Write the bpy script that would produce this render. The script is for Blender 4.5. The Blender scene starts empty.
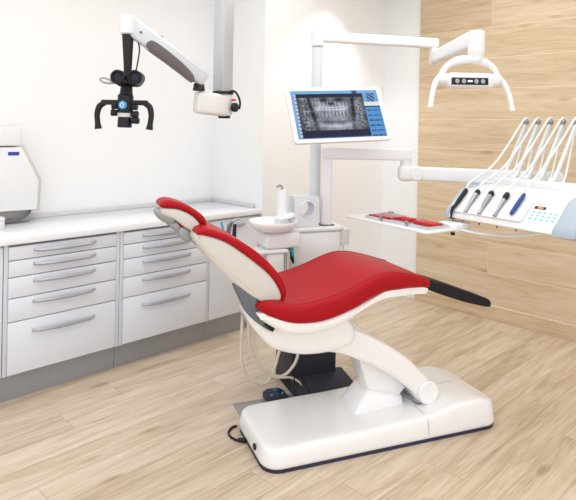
import bpy, bmesh, math, random
from mathutils import Vector, Matrix, noise
random.seed(7)
S = bpy.context.scene
COL = S.collection
R = math.radians

# ------------------------------------------------------------------ camera, world, lights, exposure
cam_d = bpy.data.cameras.new('camera'); cam = bpy.data.objects.new('camera', cam_d); COL.objects.link(cam)
FPX = 575.0
cam_d.sensor_fit = 'HORIZONTAL'; cam_d.sensor_width = 36.0
cam_d.lens = 36.0*FPX/576.0
cam_d.shift_y = -122.0/576.0
cam_d.clip_start = .05
fw = Vector((1, 1, 0)).normalized(); up = Vector((0, 0, 1)); rt = fw.cross(up)
roll = .018
x_ax = rt*math.cos(roll) + up*math.sin(roll)
y_ax = -rt*math.sin(roll) + up*math.cos(roll)
cam.matrix_world = Matrix(((x_ax.x, y_ax.x, -fw.x, 0), (x_ax.y, y_ax.y, -fw.y, 0), (x_ax.z, y_ax.z, -fw.z, 1.5), (0, 0, 0, 1)))
S.camera = cam

W = bpy.data.worlds.new('world'); S.world = W; W.use_nodes = True
W.node_tree.nodes['Background'].inputs[0].default_value = (.95, .97, 1.0, 1)
W.node_tree.nodes['Background'].inputs[1].default_value = 1.3

def area_light(name, loc, target, sx, sy, power, color=(1, .97, .93)):
    d = bpy.data.lights.new(name, 'AREA'); d.shape = 'RECTANGLE'; d.size = sx; d.size_y = sy
    d.energy = power; d.color = color
    o = bpy.data.objects.new(name, d); COL.objects.link(o); o.location = loc
    o.rotation_euler = (Vector(target)-Vector(loc)).to_track_quat('-Z', 'Y').to_euler()
    return o
def spot_light(name, loc, target, power, angle, blend=.35, radius=.04, color=(1, .93, .84)):
    d = bpy.data.lights.new(name, 'SPOT'); d.energy = power; d.spot_size = R(angle); d.spot_blend = blend
    d.shadow_soft_size = radius; d.color = color
    o = bpy.data.objects.new(name, d); COL.objects.link(o); o.location = loc
    o.rotation_euler = (Vector(target)-Vector(loc)).to_track_quat('-Z', 'Y').to_euler()
    return o
area_light('ceiling_light_main', (1.7, 1.3, 2.78), (1.7, 1.3, 0), 3.4, 3.4, 38, (.94, .975, 1))
area_light('ceiling_light_worktop', (1.0, 2.7, 2.78), (1.0, 2.9, 0), 2.4, .5, 5, (.95, .975, 1))
spot_light('downlight_white_wall', (3.62, 2.84, 2.77), (3.62, 3.0, 0), 26, 92, .6, color=(.97, .98, 1))
area_light('corner_fill_light', (3.5, 1.9, 2.78), (3.5, 2.3, 0), 1.0, 1.2, 11, (.93, .97, 1))  # unseen fill, added to brighten the white back wall near the corner

S.view_settings.view_transform = 'Standard'
S.view_settings.look = 'None'
S.view_settings.gamma = 1.0
S.view_settings.use_curve_mapping = False
S.view_settings.exposure = 0.28

# ------------------------------------------------------------------ materials
def lin(c):
    if isinstance(c, str):
        c = c.lstrip('#'); c = [int(c[i:i+2], 16)/255 for i in (0, 2, 4)]
    return tuple(x/12.92 if x <= .04045 else ((x+.055)/1.055)**2.4 for x in c) + (1,)
def mat(name, color, rough=.5, metal=0.0, coat=0.0, bump=0.0, bscale=200.0, vary=0.03, emit=None, estr=0.0, spec=.5):
    m = bpy.data.materials.new(name); m.use_nodes = True
    nt = m.node_tree; b = nt.nodes['Principled BSDF']
    c = lin(color)
    b.inputs['Roughness'].default_value = rough; b.inputs['Metallic'].default_value = metal
    b.inputs['Coat Weight'].default_value = coat; b.inputs['Coat Roughness'].default_value = .08
    b.inputs['Specular IOR Level'].default_value = spec
    tc = nt.nodes.new('ShaderNodeTexCoord'); n = nt.nodes.new('ShaderNodeTexNoise')
    n.inputs['Scale'].default_value = bscale; n.inputs['Detail'].default_value = 3
    nt.links.new(tc.outputs['Object'], n.inputs['Vector'])
    mx = nt.nodes.new('ShaderNodeMix'); mx.data_type = 'RGBA'
    mx.inputs[6].default_value = tuple(v*(1-vary) for v in c[:3])+(1,)
    mx.inputs[7].default_value = tuple(min(1, v*(1+vary)) for v in c[:3])+(1,)
    nt.links.new(n.outputs['Fac'], mx.inputs[0]); nt.links.new(mx.outputs[2], b.inputs['Base Color'])
    if bump:
        bp = nt.nodes.new('ShaderNodeBump'); bp.inputs['Strength'].default_value = bump; bp.inputs['Distance'].default_value = .002
        nt.links.new(n.outputs['Fac'], bp.inputs['Height']); nt.links.new(bp.outputs['Normal'], b.inputs['Normal'])
    if emit:
        b.inputs['Emission Color'].default_value = lin(emit); b.inputs['Emission Strength'].default_value = estr
    return m

def wood(name, along, across, plank_w, plank_l, phase, light, mid, dark, row_shift, rough=.45, seam=(.0016, .0016), seam_col=.62, seam_light=False, contrast=1.0, row_step=None):
    """planks laid in rows: 'along' / 'across' are axis indices of the object coordinates"""
    m = bpy.data.materials.new(name); m.use_nodes = True; nt = m.node_tree; N = nt.nodes; Lk = nt.links
    b = N['Principled BSDF']
    tc = N.new('ShaderNodeTexCoord'); sp = N.new('ShaderNodeSeparateXYZ'); Lk.new(tc.outputs['Object'], sp.inputs[0])
    def M(op, a, c=None, d=None):
        n = N.new('ShaderNodeMath'); n.operation = op
        for i, v in enumerate((a, c, d)):
            if v is None: continue
            if isinstance(v, (int, float)): n.inputs[i].default_value = v
            else: Lk.new(v, n.inputs[i])
        return n.outputs[0]
    u = sp.outputs[along]; v = sp.outputs[across]
    rowf = M('DIVIDE', M('SUBTRACT', v, phase), plank_w)
    row = M('FLOOR', rowf); fr = M('FRACT', rowf)
    wn = N.new('ShaderNodeTexWhiteNoise'); wn.noise_dimensions = '1D'; Lk.new(M('ADD', row, 3.7), wn.inputs['W'])
    off = M('ADD', M('MULTIPLY', row, row_step) if row_step else M('MULTIPLY', wn.outputs['Value'], plank_l), row_shift)
    colf = M('DIVIDE', M('ADD', u, off), plank_l)
    colu = M('FLOOR', colf); fc = M('FRACT', colf)
    wn2 = N.new('ShaderNodeTexWhiteNoise'); wn2.noise_dimensions = '2D'
    cv = N.new('ShaderNodeCombineXYZ'); Lk.new(row, cv.inputs[0]); Lk.new(colu, cv.inputs[1]); Lk.new(cv.outputs[0], wn2.inputs['Vector'])
    rnd = wn2.outputs['Value']
    # grain coordinates: stretched along the plank, shifted per plank
    gv = N.new('ShaderNodeCombineXYZ')
    Lk.new(M('MULTIPLY', u, .9), gv.inputs[0]); Lk.new(M('MULTIPLY', v, 9.0), gv.inputs[1]); Lk.new(M('MULTIPLY', rnd, 40.0), gv.inputs[2])
    n1 = N.new('ShaderNodeTexNoise'); n1.inputs['Scale'].default_value = 1.6; n1.inputs['Detail'].default_value = 6; n1.inputs['Roughness'].default_value = .62
    n1.inputs['Distortion'].default_value = 1.1
    Lk.new(gv.outputs[0], n1.inputs['Vector'])
    gv2 = N.new('ShaderNodeCombineXYZ')
    Lk.new(M('MULTIPLY', u, 3.0), gv2.inputs[0]); Lk.new(M('MULTIPLY', v, 70.0), gv2.inputs[1]); Lk.new(M('MULTIPLY', rnd, 17.0), gv2.inputs[2])
    n2 = N.new('ShaderNodeTexNoise'); n2.inputs['Scale'].default_value = 2.2; n2.inputs['Detail'].default_value = 4; Lk.new(gv2.outputs[0], n2.inputs['Vector'])
    # knots
    kv = N.new('ShaderNodeCombineXYZ'); Lk.new(M('MULTIPLY', u, 1.3), kv.inputs[0]); Lk.new(M('MULTIPLY', v, 4.2), kv.inputs[1]); Lk.new(M('MULTIPLY', rnd, 9.0), kv.inputs[2])
    vo = N.new('ShaderNodeTexVoronoi'); vo.inputs['Scale'].default_value = 1.25; Lk.new(kv.outputs[0], vo.inputs['Vector'])
    kn = N.new('ShaderNodeMapRange'); kn.inputs[1].default_value = .02; kn.inputs[2].default_value = .13; kn.inputs[3].default_value = .62; kn.inputs[4].default_value = 0.0
    Lk.new(vo.outputs['Distance'], kn.inputs[0])
    fac = M('ADD', M('MULTIPLY', n1.outputs['Fac'], .80*contrast), M('MULTIPLY', n2.outputs['Fac'], .47*contrast))
    fac = M('ADD', fac, M('MULTIPLY', M('SUBTRACT', rnd, .5), .15*contrast))
    fac = M('SUBTRACT', fac, M('MULTIPLY', M('SUBTRACT', 1.0, 0.0), .635*contrast-.5))
    fac = M('SUBTRACT', fac, M('MULTIPLY', kn.outputs[0], .5*contrast))
    cr = N.new('ShaderNodeValToRGB'); e = cr.color_ramp.elements
    e[0].position = .22; e[0].color = lin(dark); e[1].position = .78; e[1].color = lin(light)
    x = e.new(.5); x.color = lin(mid)
    Lk.new(fac, cr.inputs[0])
    s1 = M('LESS_THAN', M('MULTIPLY', fr, plank_w), seam[0]); s2 = M('LESS_THAN', M('MULTIPLY', fc, plank_l), seam[1])
    sm = M('MAXIMUM', s1, s2)
    mx = N.new('ShaderNodeMix'); mx.data_type = 'RGBA'; Lk.new(sm, mx.inputs[0]); Lk.new(cr.outputs[0], mx.inputs[6])
    mc = lin(light if seam_light else dark); k = 1.12 if seam_light else seam_col
    mx.inputs[7].default_value = tuple(min(1, q*k) for q in mc[:3])+(1,)
    Lk.new(mx.outputs[2], b.inputs['Base Color'])
    b.inputs['Roughness'].default_value = rough; b.inputs['Specular IOR Level'].default_value = .35
    bp = N.new('ShaderNodeBump'); bp.inputs['Strength'].default_value = .12; bp.inputs['Distance'].default_value = .002
    Lk.new(M('SUBTRACT', n2.outputs['Fac'], sm), bp.inputs['Height']); Lk.new(bp.outputs['Normal'], b.inputs['Normal'])
    return m

M_WALL = mat('wall_paint', '#f0f0f0', .9, vary=.015, bscale=60, bump=.05, spec=.2)
M_CEIL = mat('ceiling_paint', '#f4f2ee', .9, vary=.01, bscale=40)
M_FLOOR = wood('floor_oak_planks', 0, 1, .17, 1.9, .01, '#e4d8c9', '#d2bfa8', '#ac957b', .35, .36, contrast=1.05)
M_CLAD = wood('wall_oak_boards', 1, 2, .2475, 6.0, .1125, '#e0d0b8', '#d2bb9b', '#b59b7b', 3.13, .5, (.003, .0025), seam_light=True, contrast=.92, row_step=.75)
M_CAB = mat('cabinet_lacquer', '#dfe3ec', .32, vary=.01, coat=.15)
M_CABEDGE = mat('cabinet_carcass', '#cfd4de', .4, vary=.01)
M_GAP = mat('carcass_gap', '#868b96', .8)
M_PLINTH = mat('brushed_plinth', '#9fa1a6', .4, .35, vary=.05, bscale=30)
M_UPST = mat('upstand_grey', '#d3d4d6', .4)
M_TOP = mat('solid_surface_white', '#edeff3', .3, vary=.01, coat=.2)
M_ALU = mat('satin_aluminium', '#aeb2b9', .35, .6, vary=.04)
M_WHITE = mat('gloss_white_shell', '#f3f3f4', .22, vary=.008, coat=.5, bscale=20)
M_WHITE2 = mat('satin_white_plastic', '#e6e7e8', .35, vary=.01, bscale=30)
M_COOL = mat('cool_white_plastic', '#d9e0e3', .35, vary=.01, bscale=30)
M_CREAM = mat('cream_shell', '#d0cdc5', .4, vary=.015, bscale=30, coat=.15)
M_RED = mat('red_upholstery', '#a60212', .45, vary=.05, bscale=420, bump=.10, spec=.22)
M_REDSEAM = mat('red_piping', '#8e030f', .45, vary=.05, bscale=300)
M_BLACK = mat('black_plastic', '#15171d', .45, vary=.05, spec=.35)
M_BLACKP = mat('black_pad', '#191a20', .6, vary=.06, bscale=150, bump=.1, spec=.25)
M_NAVY = mat('dark_navy_plinth', '#232a45', .5)
M_GREY = mat('mid_grey_plastic', '#666a70', .42, vary=.03, spec=.35)
M_STEEL = mat('grey_metallic_joint', '#9c9fa3', .3, .6, vary=.03)
M_BUMP = mat('blue_grey_bumper', '#a9b6c3', .45, vary=.02)
M_CHROME = mat('chrome', '#a9acb0', .2, 1.0, vary=.02)
M_ANTH = mat('anthracite_box', '#32343f', .5, vary=.04, bscale=60, spec=.3)
M_PLATE = mat('floor_plate_grey', '#a9a6a4', .4, .4, vary=.04, bscale=40)
M_HOSE = mat('cream_hose', '#d2ccb9', .5, vary=.03)
M_WHOSE = mat('white_hose', '#dfe5e5', .4, vary=.02)
M_BLUE = mat('blue_handle', '#24408f', .35, vary=.05)
M_TEAL = mat('teal_plastic', '#21a5b3', .4, vary=.05)
M_BROWN = mat('brown_grey_cover', '#5b5355', .5, vary=.05)
M_BADGE = mat('blue_badge', '#2d8fd0', .4, vary=.02)
M_GLYPH = mat('white_print', '#f4f8fb', .5)
M_LENS = mat('dark_lens', '#141a26', .3, vary=.02, spec=.3)
M_REDP = mat('red_plastic', '#c01727', .4, vary=.05)
M_LBL = mat('navy_label', '#2a35a8', .5)
M_KEY = mat('pale_blue_key', '#bfdfec', .5, vary=.04)
M_KEYD = mat('blue_key_print', '#74b3d4', .5, vary=.04)
M_DISP = mat('dark_display', '#2a2422', .25)
M_ORANGE = mat('orange_digits', '#ff9f2e', .5, emit='#ff9f2e', estr=.8)
M_GLASS = mat('frosted_clear_plastic', '#e9eceb', .25, vary=.02)
M_ARM = mat('arm_grey_white', '#c6cbd0', .35, vary=.01)
M_TRAY = mat('bright_steel', '#d2d5d8', .3, .5, vary=.02)
M_PAD = mat('keypad_sheet', '#eef2f4', .4, vary=.01)
M_PRINT = mat('grey_print', '#a9adb3', .6)

# ------------------------------------------------------------------ object helpers
WORLD = {}
def thing(name, label, cat, loc=(0, 0, 0), rotz=0.0, group=None):
    o = bpy.data.objects.new(name, None); COL.objects.link(o)
    o.location = loc; o.rotation_euler = (0, 0, rotz); o.empty_display_size = .1
    o['label'] = label; o['category'] = cat
    if group: o['group'] = group
    WORLD[o.name] = Matrix.Translation(loc) @ Matrix.Rotation(rotz, 4, 'Z')
    return o
def finish(bm, smooth=True, angle=38):
    bmesh.ops.remove_doubles(bm, verts=bm.verts, dist=1e-5)
    bmesh.ops.recalc_face_normals(bm, faces=bm.faces)
    return bm
def part(name, bm, m, parent=None, frame=None, smooth=True, angle=38, label=None):
    """bm in the parent's coordinates, or in 'frame' (a matrix to world)"""
    finish(bm)
    if frame is not None and parent is not None:
        bm.transform(WORLD[parent.name].inverted() @ frame)
    me = bpy.data.meshes.new(name); bm.to_mesh(me); bm.free()
    me.materials.append(m)
    if smooth:
        me.polygons.foreach_set('use_smooth', [True]*len(me.polygons))
        me.set_sharp_from_angle(angle=R(angle))
    o = bpy.data.objects.new(name, me); COL.objects.link(o)
    if parent is not None:
        o.parent = parent; WORLD[o.name] = WORLD[parent.name]
    else: WORLD[o.name] = Matrix.Identity(4)
    if label: o['label'] = label
    return o
def structure(name, bm, m, parent=None):
    o = part(name, bm, m, parent, smooth=False)
    if parent is None: o['kind'] = 'structure'
    return o

# ------------------------------------------------------------------ shape helpers (add to a bmesh)
def box(bm, x0, x1, y0, y1, z0, z1, r=0.0, seg=2, T=None):
    ret = bmesh.ops.create_cube(bm, size=1.0); vs = ret['verts']
    for v in vs:
        v.co = Vector(((x0+x1)/2+v.co.x*(x1-x0), (y0+y1)/2+v.co.y*(y1-y0), (z0+z1)/2+v.co.z*(z1-z0)))
    if r > 0:
        es = list({e for v in vs for e in v.link_edges})
        ret = bmesh.ops.bevel(bm, geom=es, offset=r, segments=seg, profile=.5, affect='EDGES', clamp_overlap=True)
        vs = list({v for f in ret['faces'] for v in f.verts} | {v for v in vs if v.is_valid})
    if T is not None: bmesh.ops.transform(bm, matrix=T, verts=[v for v in vs if v.is_valid])
    return bm
def BX(*a, **k): return box(bmesh.new(), *a, **k)
def frames_along(pts):
    pts = [Vector(p) for p in pts]; n = len(pts); T = []
    for i in range(n):
        a = pts[max(0, i-1)]; b = pts[min(n-1, i+1)]; T.append((b-a).normalized())
    ref = Vector((0, 0, 1)) if abs(T[0].z) < .9 else Vector((1, 0, 0))
    u = (ref - T[0]*ref.dot(T[0])).normalized(); out = []
    for i in range(n):
        u = (u - T[i]*u.dot(T[i])).normalized(); out.append((pts[i], T[i], u, T[i].cross(u)))
    return out
def smooth_path(pts, per=6):
    P = [Vector(p) for p in pts]; out = []
    for i in range(len(P)-1):
        p0 = P[i-1] if i else P[0]*2-P[1]; p1 = P[i]; p2 = P[i+1]; p3 = P[i+2] if i+2 < len(P) else P[-1]*2-P[-2]
        for k in range(per):
            t = k/per
            out.append(.5*((2*p1)+(p2-p0)*t+(2*p0-5*p1+4*p2-p3)*t*t+(3*p1-p0-3*p2+p3)*t**3))
    out.append(P[-1]); return out
def tube(bm, pts, rad, n=12, per=6, cap=True, curve=True):
    """swept circle; rad a number or list per control point"""
    k = len(pts)
    radl = [rad]*k if not isinstance(rad, (list, tuple)) else list(rad)
    if curve and k > 2:
        path = smooth_path(pts, per); rr = []
        for i in range(len(path)):
            f = i/per; j = min(int(f), k-2); t = f-j; rr.append(radl[j]*(1-t)+radl[j+1]*t)
    else: path = [Vector(p) for p in pts]; rr = radl
    rings = []
    for (p, t, u, v), r in zip(frames_along(path), rr):
        rings.append([bm.verts.new(p+(u*math.cos(a)+v*math.sin(a))*r) for a in (2*math.pi*q/n for q in range(n))])
    for A, B in zip(rings, rings[1:]):
        for q in range(n): bm.faces.new((A[q], A[(q+1) % n], B[(q+1) % n], B[q]))
    if cap: bm.faces.new(rings[0][::-1]); bm.faces.new(rings[-1])
    return bm
def TB(*a, **k): return tube(bmesh.new(), *a, **k)
def lathe(bm, prof, n=32, T=None):
    """prof: (r, z) pairs, revolved about z"""
    rings = []; new = []
    for r, z in prof:
        if r < 1e-5: ring = [bm.verts.new((0, 0, z))]
        else: ring = [bm.verts.new((r*math.cos(2*math.pi*q/n), r*math.sin(2*math.pi*q/n), z)) for q in range(n)]
        rings.append(ring); new += ring
    for A, B in zip(rings, rings[1:]):
        if len(A) == 1 and len(B) == 1: continue
        for q in range(n):
            if len(A) == 1: bm.faces.new((A[0], B[(q+1) % n], B[q]))
            elif len(B) == 1: bm.faces.new((A[q], A[(q+1) % n], B[0]))
            else: bm.faces.new((A[q], A[(q+1) % n], B[(q+1) % n], B[q]))
    if len(rings[0]) > 1: bm.faces.new(rings[0][::-1])
    if len(rings[-1]) > 1: bm.faces.new(rings[-1])
    if T is not None: bmesh.ops.transform(bm, matrix=T, verts=new)
    return bm
def LT(*a, **k): return lathe(bmesh.new(), *a, **k)
def axis_T(p, d):
    """matrix that moves z axis onto direction d at point p"""
    return Matrix.Translation(Vector(p)) @ Vector(d).to_track_quat('Z', 'Y').to_matrix().to_4x4()
def cyl(bm, p0, p1, r0, r1=None, bev=.0, n=28):
    r1 = r0 if r1 is None else r1; p0 = Vector(p0); p1 = Vector(p1); L = (p1-p0).length
    prof = [(max(r0-bev, 1e-4), 0), (r0, bev), (r1, L-bev), (max(r1-bev, 1e-4), L)] if bev else [(r0, 0), (r1, L)]
    return lathe(bm, prof, n, axis_T(p0, p1-p0))
def CY(*a, **k): return cyl(bmesh.new(), *a, **k)
def spline_closed(pts, per=6):
    P = [Vector(p) for p in pts]; n = len(P); out = []
    for i in range(n):
        p0, p1, p2, p3 = P[i-1], P[i], P[(i+1) % n], P[(i+2) % n]
        for k in range(per):
            t = k/per
            out.append(.5*((2*p1)+(p2-p0)*t+(2*p0-5*p1+4*p2-p3)*t*t+(3*p1-p0-3*p2+p3)*t**3))
    return out
def offset_in(P, d):
    n = len(P); A = sum(P[i].x*P[(i+1) % n].y-P[(i+1) % n].x*P[i].y for i in range(n)); s = 1 if A > 0 else -1
    out = []
    for i in range(n):
        t = P[(i+1) % n]-P[i-1]
        if t.length < 1e-9: out.append(P[i].copy()); continue
        t.normalize(); out.append(P[i]+Vector((-t.y, t.x))*s*d)
    return out
def pillow(bm, outline, w0, w1, r, seg=4, per=6, spline=True, mapf=None, wmap=None):
    """closed (s,z) outline extruded from w0 to w1 with rounded edges of radius r; verts (s,w,z)"""
    P = spline_closed([Vector(p) for p in outline], per) if spline else [Vector(p) for p in outline]
    rings = []
    st = []
    for k in range(seg+1):
        a = math.pi/2*k/seg; st.append((w0+r-r*math.sin(math.pi/2-a)*1.0, r*(1-math.sin(a))))
    st2 = [(w1-(w-w0), i) for w, i in st][::-1]
    allst = st+st2
    for w, ins in allst:
        Q = offset_in(P, ins); ring = []
        for q in Q:
            v = Vector((q.x, w, q.y))
            ring.append(bm.verts.new(mapf(v) if mapf else v))
        rings.append(ring)
    n = len(P)
    for A, B in zip(rings, rings[1:]):
        for q in range(n): bm.faces.new((A[q], A[(q+1) % n], B[(q+1) % n], B[q]))
    for ring in (rings[0][::-1], rings[-1]):
        f = bm.faces.new(ring)
    bmesh.ops.triangulate(bm, faces=[f for f in bm.faces if len(f.verts) > 4], quad_method='BEAUTY', ngon_method='EAR_CLIP')
    if wmap:      # cut the flat sides into short strips so that they can follow the changing width
        lo = min(v.co.x for v in bm.verts); hi = max(v.co.x for v in bm.verts); k = int((hi-lo)/.025)
        for i in range(1, k):
            bmesh.ops.bisect_plane(bm, geom=bm.verts[:]+bm.edges[:]+bm.faces[:], dist=1e-6, plane_co=(lo+(hi-lo)*i/k, 0, 0), plane_no=(1, 0, 0))
        for v in bm.verts: v.co.y = wmap(v.co.x, v.co.y, v.co.z)
    return bm
def PW(*a, **k): return pillow(bmesh.new(), *a, **k)
def prism(bm, poly, z0, z1, T=None):
    A = [bm.verts.new((p[0], p[1], z0)) for p in poly]; B = [bm.verts.new((p[0], p[1], z1)) for p in poly]; n = len(poly)
    bm.faces.new(A[::-1]); bm.faces.new(B)
    for q in range(n): bm.faces.new((A[q], A[(q+1) % n], B[(q+1) % n], B[q]))
    if T is not None: bmesh.ops.transform(bm, matrix=T, verts=A+B)
    return bm
def rrect(x0, x1, y0, y1, r, seg=6):
    out = []
    for cx, cy, a0 in ((x1-r, y1-r, 0), (x0+r, y1-r, 90), (x0+r, y0+r, 180), (x1-r, y0+r, 270)):
        for k in range(seg+1):
            a = R(a0+90*k/seg); out.append((cx+r*math.cos(a), cy+r*math.sin(a)))
    return out
def lerp_tab(tab, x):
    if x <= tab[0][0]: return tab[0][1]
    for (a, b), (c, d) in zip(tab, tab[1:]):
        if x <= c:
            t = (x-a)/(c-a); t = t*t*(3-2*t); return b+(d-b)*t
    return tab[-1][1]
def bar(bm, p0, p1, w, h, r=.006, w1=None, h1=None):
    """rounded rectangular bar from p0 to p1: w horizontally, h vertically"""
    p0 = Vector(p0); p1 = Vector(p1); t = (p1-p0).normalized()
    side = t.cross(Vector((0, 0, 1))).normalized(); upv = side.cross(t)
    w1 = w if w1 is None else w1; h1 = h if h1 is None else h1
    rings = []
    L = (p1-p0).length; b = min(r, L*.3)
    for d, ins in ((0, b), (b*.3, b*.3), (b, 0), (L-b, 0), (L-b*.3, b*.3), (L, b)):
        f = d/L; ww = (w+(w1-w)*f)/2-ins; hh = (h+(h1-h)*f)/2-ins
        ring = [bm.verts.new(p0+t*d+side*x+upv*y) for x, y in rrect(-ww, ww, -hh, hh, min(r, ww*.95, hh*.95), 4)]
        rings.append(ring)
    n = len(rings[0])
    for A, B in zip(rings, rings[1:]):
        for q in range(n): bm.faces.new((A[q], A[(q+1) % n], B[(q+1) % n], B[q]))
    bm.faces.new(rings[0][::-1]); bm.faces.new(rings[-1])
    return bm
def BAR(*a, **k): return bar(bmesh.new(), *a, **k)

# frames: CF has x to the room's right diagonal, y along the other diagonal (walls stand at 45 degrees to it)
CF = Matrix.Rotation(-math.pi/4, 4, 'Z')
YB, XE, YW, XW = 3.78, 2.92, 3.18, 4.42

# ------------------------------------------------------------------ the room
structure('floor', BX(-3.5, 4.6, -3.5, 4.0, -.05, 0), M_FLOOR)
structure('ceiling', BX(-1.2, 4.6, -1.6, 4.0, 2.8, 2.85), M_CEIL)
structure('wall_left', BX(-3.5, XE, YB, YB+.2, 0, 2.8), M_WALL)
structure('wall_back', BX(XE, 4.46, YW, YB+.2, 0, 2.8), M_WALL)
structure('wall_right', BX(XW+.02, XW+.2, -3.5, YB+.2, 0, 2.8), M_WALL)
structure('wall_right_cladding', BX(XW, XW+.03, -3.5, 2.785, 0, 2.8), M_CLAD)
bb = bmesh.new(); box(bb, XW-.014, XW+.002, -3.5, 2.785, .0, .1, .003)
structure('baseboard_right', bb, M_CLAD)
bb = bmesh.new(); box(bb, XW-.016, XW+.002, -3.5, 2.785, .1, .113, .004)
M_BBTOP = wood('baseboard_cap', 1, 2, .2475, 2.6, .0, '#e6dac6', '#d9c8ae', '#c2ab8b', 1.27, .45, contrast=.6)
structure('trim_1', bb, M_BBTOP)

# ------------------------------------------------------------------ cabinets
YF = 3.2
def handle_bm(x0, x1, z):
    bm = bmesh.new(); rings = []
    n = 15
    for i in range(n):
        f = i/(n-1); x = x0+(x1-x0)*f
        bow = math.sin(math.pi*f)**.35 if 0 < f < 1 else 0
        d = .004+.026*bow; h = .008+.005*(1-abs(2*f-1)); zz = z+.004*(1-bow)
        ring = [bm.verts.new((x, YF-d+dy, zz+dz)) for dy, dz in ((.004, -h), (-.006, -h*.8), (-.009, 0), (-.004, h), (.004, h*.7))]
        rings.append(ring)
    for A, B in zip(rings, rings[1:]):
        for q in range(5): bm.faces.new((A[q], A[(q+1) % 5], B[(q+1) % 5], B[q]))
    bm.faces.new(rings[0]); bm.faces.new(rings[-1])
    return bm
ZS = [.84, .764, .674, .561, .435, .15]
def drawer_cabinet(x0, x1, label):
    t = thing('drawer_cabinet', label, 'cabinet', ((x0+x1)/2, (YF+YB)/2, 0), 0, 'drawer cabinets under the white worktop')
    F = Matrix.Identity(4)
    part('body', BX(x0-.024, x1+.024, YF+.02, YB-.01, .15, .853), M_GAP, t, F)
    part('side_panel', BX(x0-.024, x0-.002, YF, YF+.03, .15, .85, .001), M_CABEDGE, t, F)
    part('side_panel', BX(x1+.002, x1+.024, YF, YF+.03, .15, .85, .001), M_CABEDGE, t, F)
    part('plinth', BX(x0-.024, x1+.024, YF+.052, YF+.07, 0, .15), M_PLINTH, t, F)
    for a, b in zip(ZS, ZS[1:]):
        d = part('drawer', BX(x0, x1, YF-.002, YF+.022, b+.0025, a-.0025, .002), M_CAB, t, F)
        zc = a-.034 if a-b < .2 else a-.068
        w = x1-x0
        part('handle', handle_bm(x0+.205*w, x0+.785*w, zc), M_ALU, d, F)
    return t
drawer_cabinet(1.12, 1.742, 'white five-drawer cabinet with curved grey handles, farther left along the worktop')
drawer_cabinet(1.793, 2.425, 'white five-drawer cabinet behind the tilted headrest of the red chair')
def door_cabinet(x0, x1, label, hx=None):
    t = thing('door_cabinet', label, 'cabinet', ((x0+x1)/2, (YF+YB)/2, 0), 0)
    F = Matrix.Identity(4)
    part('body', BX(x0, x1, YF+.02, YB-.01, .15, .853), M_CABEDGE, t, F)
    d = part('door', BX(x0+.003, x1-.003, YF-.002, YF+.02, .152, .84, .002), M_CAB, t, F)
    if hx: part('handle', handle_bm(hx[0], hx[1], .795), M_ALU, d, F)
    part('plinth', BX(x0, x1, YF+.052, YF+.07, 0, .15), M_PLINTH, t, F)
    return t
door_cabinet(2.451, 2.905, 'plain white door cabinet at the worktop end, behind the red backrest', (2.60, 2.76))
door_cabinet(.3, 1.094, 'white door cabinet cut off by the left edge of the photo, under the appliance')
wt = thing('worktop', 'long white worktop running over the drawer cabinets along the left wall', 'worktop', (1.6, YB-.3, .853))
part('slab', BX(.25, XE-.003, YF-.025, YB-.002, .8535, .89, .004), M_TOP, wt, Matrix.Identity(4))
part('upstand', BX(.25, XE-.003, YB-.022, YB-.003, .89, .918, .003), M_UPST, wt, Matrix.Identity(4))
part('upstand', BX(XE-.022, XE-.003, YF+.06, YB-.022, .89, .918, .003), M_UPST, wt, Matrix.Identity(4))

# ------------------------------------------------------------------ white appliance on the worktop
ap = thing('tabletop_appliance', 'white tabletop appliance with sloping shoulder and small blue label on the worktop', 'appliance', (1.18, 3.68, .89))
I4 = Matrix.Identity(4)
XZ = Matrix(((1, 0, 0, 0), (0, 0, -1, 0), (0, 1, 0, 0), (0, 0, 0, 1)))   # (x,y,z)->(x,-z,y)
def slab_xz(poly, y0, y1):   # polygon in (x,z) extruded in y
    bm = bmesh.new(); prism(bm, poly, -y1, -y0, XZ); return bm
sh = slab_xz([(.90, .965), (1.462, .955), (1.472, 1.15), (1.36, 1.362), (.90, 1.362)], 3.66, 3.755)
bmesh.ops.bevel(sh, geom=sh.edges[:], offset=.006, segments=2, affect='EDGES', profile=.5)
part('back_shell', sh, M_CREAM, ap, I4)
fp = slab_xz([(.90, .978), (1.425, .968), (1.430, 1.151), (1.328, 1.355), (.90, 1.35)], 3.60, 3.66)
bmesh.ops.bevel(fp, geom=fp.edges[:], offset=.008, segments=3, affect='EDGES', profile=.5)
part('front_panel', fp, M_WHITE2, ap, I4)
part('lid', BX(.90, 1.325, 3.60, 3.75, 1.362, 1.475, .012, 3), M_WHITE2, ap, I4)
part('label_plate', BX(1.245, 1.309, 3.598, 3.601, 1.306, 1.327), M_LBL, ap, I4)
part('base', BX(.92, 1.40, 3.66, 3.75, .8905, .966, .004), M_PLATE, ap, I4)
part('trim_bar', TB([(1.0, 3.63, .915), (1.2, 3.625, .905), (1.33, 3.625, .917), (1.385, 3.63, .95), (1.392, 3.64, .978)], .008), M_GREY, ap, I4)
vb = bmesh.new()
for i in range(6):
    for j in range(5): cyl(vb, (1.11+j*.018+(i % 2)*.009, 3.6005, 1.07+i*.017), (1.11+j*.018+(i % 2)*.009, 3.5985, 1.07+i*.017), .0035, n=8)
part('vent_hole_grid', vb, M_PRINT, ap, I4)
jar = thing('lidded_pot', 'small round white pot at the left photo edge in front of the appliance', 'pot', (1.165, 3.50, .8912))
part('pot', LT([(.0, 0), (.028, 0), (.032, .006), (.032, .045), (.026, .05)], 24), M_WHITE2, jar)
part('lid', LT([(.034, .05), (.034, .06), (.02, .068), (0, .07)], 24), M_WHITE2, jar)

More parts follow.
